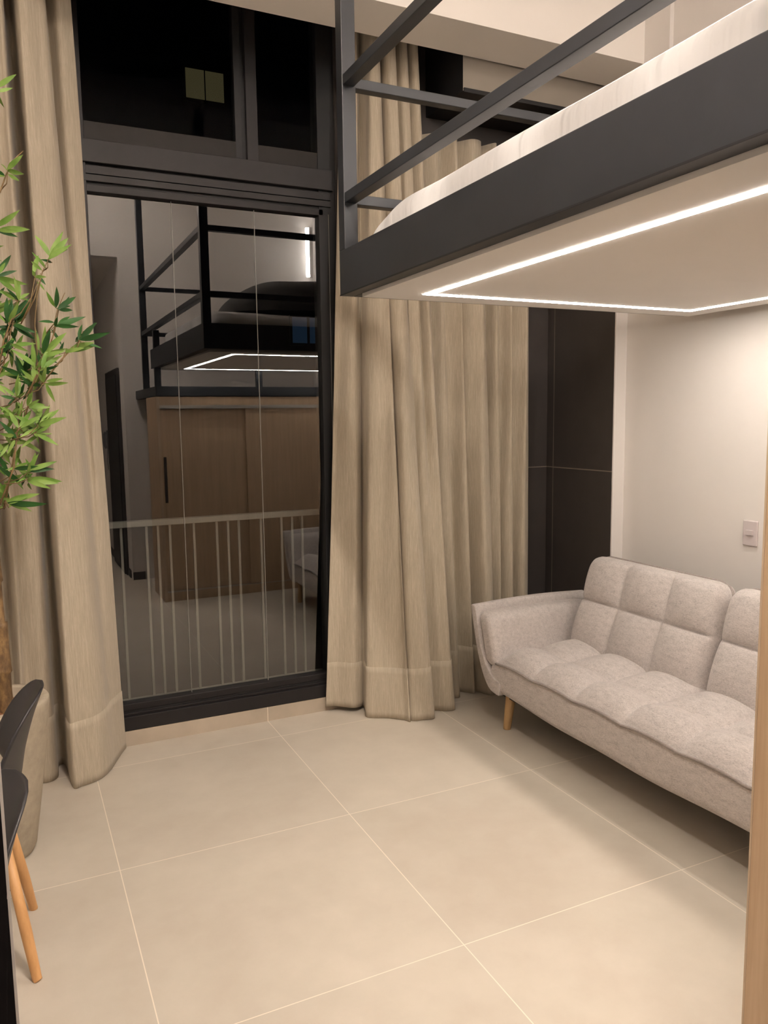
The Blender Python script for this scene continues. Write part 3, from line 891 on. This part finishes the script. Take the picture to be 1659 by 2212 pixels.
# explicit sprays read off the photograph: (branch root, node, list of tips, dark?, depth)
rnd = random.Random(11)
SPR = [
 ((-60, 260), (-12, 195), [(33, 160), (26, 192), (8, 232), (-40, 150)], 0, 3.10),
 ((0, 412), (17, 372), [(50, 373), (41, 390), (48, 332), (2, 352)], 0, 3.08),
 ((-40, 560), (-14, 496), [(40, 457), (60, 488), (36, 508), (38, 500)], 0, 3.06),
 ((-30, 640), (-12, 598), [(34, 580), (56, 611), (10, 566), (37, 632)], 0, 3.12),
 ((45, 700), (92, 586), [(68, 563)], 0, 3.05),
 ((92, 586), (103, 562), [(145, 508), (152, 528), (145, 541), (135, 506)], 0, 3.05),
 ((45, 700), (75, 600), [(99, 596), (82, 548), (70, 585)], 0, 3.05),
 ((100, 720), (124, 668), [(101, 628), (122, 620), (162, 640), (155, 667)], 1, 3.02),
 ((100, 720), (118, 705), [(149, 680), (182, 688), (168, 702), (124, 684)], 1, 3.02),
 ((150, 760), (172, 736), [(164, 735), (177, 698), (205, 700), (235, 720), (172, 738), (208, 694)], 1, 3.00),
 ((118, 790), (140, 762), [(201, 735), (203, 746), (180, 752)], 0, 3.04),
 ((60, 800), (92, 768), [(141, 717), (140, 752), (108, 710), (128, 740), (140, 760)], 0, 3.04),
 ((0, 760), (20, 700), [(15, 640), (24, 645), (11, 690), (60, 640), (40, 655)], 1, 3.12),
 ((0, 760), (38, 650), [(62, 632), (40, 610), (5, 630), (30, 600)], 0, 3.1),
 ((0, 760), (28, 700), [(62, 712), (80, 720), (52, 705), (75, 735)], 1, 3.1),
 ((0, 790), (20, 745), [(75, 740), (60, 756), (28, 730), (2, 750)], 0, 3.1),
 ((0, 800), (8, 760), [(26, 732), (30, 735), (12, 770), (22, 738)], 1, 3.08),
 ((20, 830), (52, 812), [(60, 763), (36, 772), (50, 790), (4, 788), (66, 764)], 1, 3.1),
 ((60, 840), (86, 800), [(100, 775), (98, 794), (132, 768), (124, 790), (102, 755)], 0, 3.02),
 ((60, 850), (94, 828), [(145, 824), (134, 816), (118, 866), (100, 790)], 0, 3.02),
 ((30, 870), (70, 830), [(75, 780), (62, 836), (88, 792), (44, 812)], 0, 3.06),
 ((0, 880), (36, 860), [(0, 832), (2, 855), (40, 810), (54, 846), (42, 812)], 0, 3.08),
 ((20, 900), (60, 880), [(107, 880), (96, 872), (70, 842), (85, 860)], 0, 3.05),
 ((0, 930), (30, 900), [(0, 880), (20, 885), (48, 875), (12, 930)], 0, 3.1),
 ((10, 940), (44, 926), [(20, 886), (66, 888), (84, 902), (33, 926), (90, 895)], 0, 3.04),
 ((30, 950), (82, 920), [(140, 896), (113, 890), (100, 905), (90, 922)], 0, 3.02),
 ((0, 950), (36, 946), [(0, 912), (0, 935), (90, 890), (62, 912), (16, 980)], 0, 3.06),
 ((36, 946), (76, 934), [(124, 962), (100, 925), (110, 915)], 0, 3.04),
 ((0, 990), (24, 960), [(10, 935), (26, 985), (18, 990), (0, 985), (60, 955)], 0, 3.08),
 ((0, 1040), (30, 1012), [(80, 1005), (62, 1000), (65, 1024)], 0, 3.06),
 ((20, 1040), (60, 1020), [(120, 998), (115, 1008), (64, 1000), (50, 1026)], 0, 3.03),
 ((10, 1045), (58, 1036), [(108, 1050), (130, 1040), (124, 1044), (72, 1030)], 0, 3.02),
 ((0, 1080), (14, 1075), [(0, 1045), (10, 1048), (-20, 1040), (-6, 1062)], 0, 3.1),
 ((0, 1100), (12, 1086), [(82, 1060), (58, 1072), (98, 1088), (66, 1100)], 0, 3.04),
 ((-40, 700), (-20, 660), [(5, 655), (10, 690), (-8, 640), (-50, 640)], 0, 3.1),
 ((-40, 850), (-18, 820), [(22, 800), (12, 850), (-40, 800), (8, 830)], 0, 3.12),
 ((-40, 560), (-30, 540), [(6, 530), (2, 560), (-60, 520)], 0, 3.14),
 ((-40, 1000), (-20, 985), [(10, 960), (18, 1000), (-8, 1020), (-50, 960)], 0, 3.12),
]
def add_tw(a, b_, Y0, Y1, r_):
    A = px(a[0], a[1], Y0); B = px(b_[0], b_[1], Y1); mid = (A + B) / 2 + Vector((.008, 0, -.006))
    twig.tube([A, mid, B], [r_ * 1.3, r_, r_ * .7], 6)
for root, node, tips, dark, Y in SPR:
    add_tw(root, node, Y + .04, Y, .0018)
    N = px(node[0], node[1], Y)
    for k, tp in enumerate(tips):
        Yt = Y + rnd.uniform(-.06, .05)
        T = px(tp[0], tp[1], Yt)
        T = T + (T - N) * 0.06
        b0 = N + (T - N) * 0.06 + Vector((rnd.uniform(-.006, .006), 0, rnd.uniform(-.006, .006)))
        Ln = (T - b0).length
        if Ln > .15: b0 = T - (T - b0).normalized() * .15
        twig.tube([N, (N + b0) / 2, b0], .0010, 5)
        dk = dark if rnd.random() > .12 else 1 - dark
        leaf(b0, T, max(.012, min(.025, .172 * Ln + rnd.uniform(0, .004))), dk, rnd)
    for k in range(7 if node[1] > 640 and node[0] < 100 else 2):
        ox_, oy_ = rnd.uniform(-26, 22), rnd.uniform(-24, 26)
        n2 = px(node[0] + ox_ * .5, node[1] + oy_ * .5, Y + .05)
        tx = min(node[0] + ox_ + rnd.uniform(-58, 52), max(t_[0] for t_ in tips))
        T = px(tx, node[1] + oy_ + rnd.uniform(-52, 34), Y + rnd.uniform(.0, .12))
        if (T - n2).length > .03:
            twig.tube([N, (N + n2) / 2, n2], .0009, 5)
            leaf(n2, T, max(.011, min(.024, .18 * (T - n2).length)), rnd.random() < (.75 if dark else .22), rnd)
# long arching shoots
for pts, Y in (([(8, 1100), (35, 960), (60, 880), (82, 780), (75, 700), (80, 640), (92, 586), (105, 560)], 3.08),
               ([(-20, 900), (8, 735), (25, 690), (45, 676), (70, 640), (88, 590)], 3.1),
               ([(0, 1090), (30, 1010), (36, 945), (40, 905), (60, 850)], 3.06),
               ([(60, 850), (100, 770), (118, 715), (128, 660), (140, 632)], 3.04),
               ([(90, 830), (130, 780), (168, 740), (180, 715)], 3.03),
               ([(-60, 480), (0, 415), (14, 375), (30, 345), (50, 326)], 3.1),
               ([(-60, 900), (-10, 830), (10, 780), (12, 740)], 3.1)):
    twig.tube([px(x, y, Y) for x, y in pts], [.0034 - .0022 * i / (len(pts) - 1) for i in range(len(pts))], 7)
# foliage carries on around the canes outside the photo
for i in range(70):
    a = rnd.uniform(PI * .5, PI * 1.6); z = rnd.uniform(1.3, 2.9); r_ = rnd.uniform(.06, .30)
    N = Vector((-.17 + r_ * math.cos(a) - .05, 3.14 + r_ * math.sin(a) * .6, z))
    twig.tube([(-.17, 3.14, z - .12), N], .0016, 5)
    for k in range(4):
        T = N + Vector((math.cos(a) * .08 + rnd.uniform(-.08, .05), rnd.uniform(-.07, .07), rnd.uniform(-.07, .08)))
        leaf(N, T, .018, rnd.random() < .25, rnd)
leafm.build('foliage', [M['leaf'], M['leaf_dark']], pl, smooth=True)
twig.build('branches', M['twig'], pl, smooth=True)

# ------------------------------------------------------------------ intercom handset in the hallway
ic = empty('intercom', (1.06, -1.75, 1.45), 'small grey intercom handset on the hallway wall, seen reflected beside the dark door', 'intercom')
bx('base', M['handset'], 1.045, 1.069, -1.82, -1.72, 1.30, 1.52, ic, 0.004)
MB().tube([(1.035, -1.77, 1.50), (1.02, -1.77, 1.47), (1.02, -1.77, 1.34), (1.035, -1.77, 1.31)], .016, 10).build('receiver', M['handset'], ic, smooth=True)
MB().tube([(1.05, -1.77, 1.30), (1.04, -1.79, 1.15), (1.05, -1.82, 1.05), (1.06, -1.80, 1.15), (1.055, -1.79, 1.30)], .004, 6).build('cord', M['handset'], ic, smooth=True)

# ------------------------------------------------------------------ lamps of the room and added fill lights
cl = empty('ceiling_light', (0.55, 0.05, 3.88), 'long linear light hung under the ceiling over the tiled floor, above the photo', 'ceiling light')
bx('housing', M['alu'], 0.505, 0.595, -0.85, 0.95, 3.872, 3.892, cl)
bx('diffuser', M['lamp'], 0.51, 0.59, -0.84, 0.94, 3.862, 3.872, cl)
bx('added_uplight', M['uplight_fill'], 0.51, 0.59, -0.84, 0.94, 3.892, 3.90, cl)  # upward glow added so ceiling bounce brightens the mattress
for y_ in (-.6, .7):
    bx('hanger', M['alu'], 0.547, 0.553, y_, y_ + .006, 3.90, 3.999, cl)
kl = empty('fill_cove', (-1.6, 1.3, 2.5), 'added unseen fill light glowing upward along the kitchen wall', 'fill light')  # invented upward fill to lift the bulkhead underside
MB().box(-1.70, -1.48, -0.3, 2.9, 2.50, 2.52).box(-1.50, -1.48, -0.3, 2.9, 2.52, 2.60).build('housing', M['alu'], kl)
bx('diffuser', M['cove_fill'], -1.68, -1.54, -0.28, 2.88, 2.522, 2.53, kl)
tk = empty('fill_track', (-1.25, 1.7, 3.98), 'added unseen ceiling track of four fill spotlights brightening the mattress', 'track light')  # spotlights added only to brighten the mattress side
bx('track', M['steel'], -1.27, -1.23, 0.6, 2.8, 3.965, 3.999, tk)
for y_ in (0.95, 1.45, 1.95, 2.45):
    src = Vector((-1.25, y_, 3.88)); dst = Vector((1.26, y_ + .08, 2.44))
    dv = (dst - src).normalized()
    MB().tube([src - dv * .06, src + dv * .05], .035, 20).build('fill_spot_head', M['steel'], tk, smooth=False)
    MB().tube([src - dv * .03, (-1.25, y_, 3.97)], .008, 8).build('stem', M['steel'], tk)
    ld = bpy.data.lights.new('fill_spot_beam', 'SPOT')
    ld.energy = 110; ld.spot_size = math.radians(17); ld.spot_blend = 0.7; ld.shadow_soft_size = 0.03; ld.color = (1.0, 0.90, 0.80)
    lo = bpy.data.objects.new('fill_spot_beam', ld); COL.objects.link(lo)
    lo.location = src + dv * .06
    lo.rotation_euler = dv.to_track_quat('-Z', 'Y').to_euler()
hl = empty('ceiling_light', (-0.3, -1.6, 3.2), 'added unseen soft fill light under the hallway ceiling behind the camera', 'ceiling light')  # soft fill added from behind the camera
MB().lathe([(.12, 0), (.12, .018)], (-.4, -1.6, 3.2), 32).build('diffuser', M['hall_fill'], hl)

wd_ = bpy.data.worlds.new('night'); scene.world = wd_; wd_.use_nodes = True
bg = wd_.node_tree.nodes['Background']
bg.inputs['Color'].default_value = (0.02, 0.025, 0.04, 1); bg.inputs['Strength'].default_value = 0.05

scene.view_settings.view_transform = 'Standard'
scene.view_settings.look = 'None'
scene.view_settings.gamma = 1.0
scene.view_settings.use_curve_mapping = False
scene.view_settings.exposure = 0.1
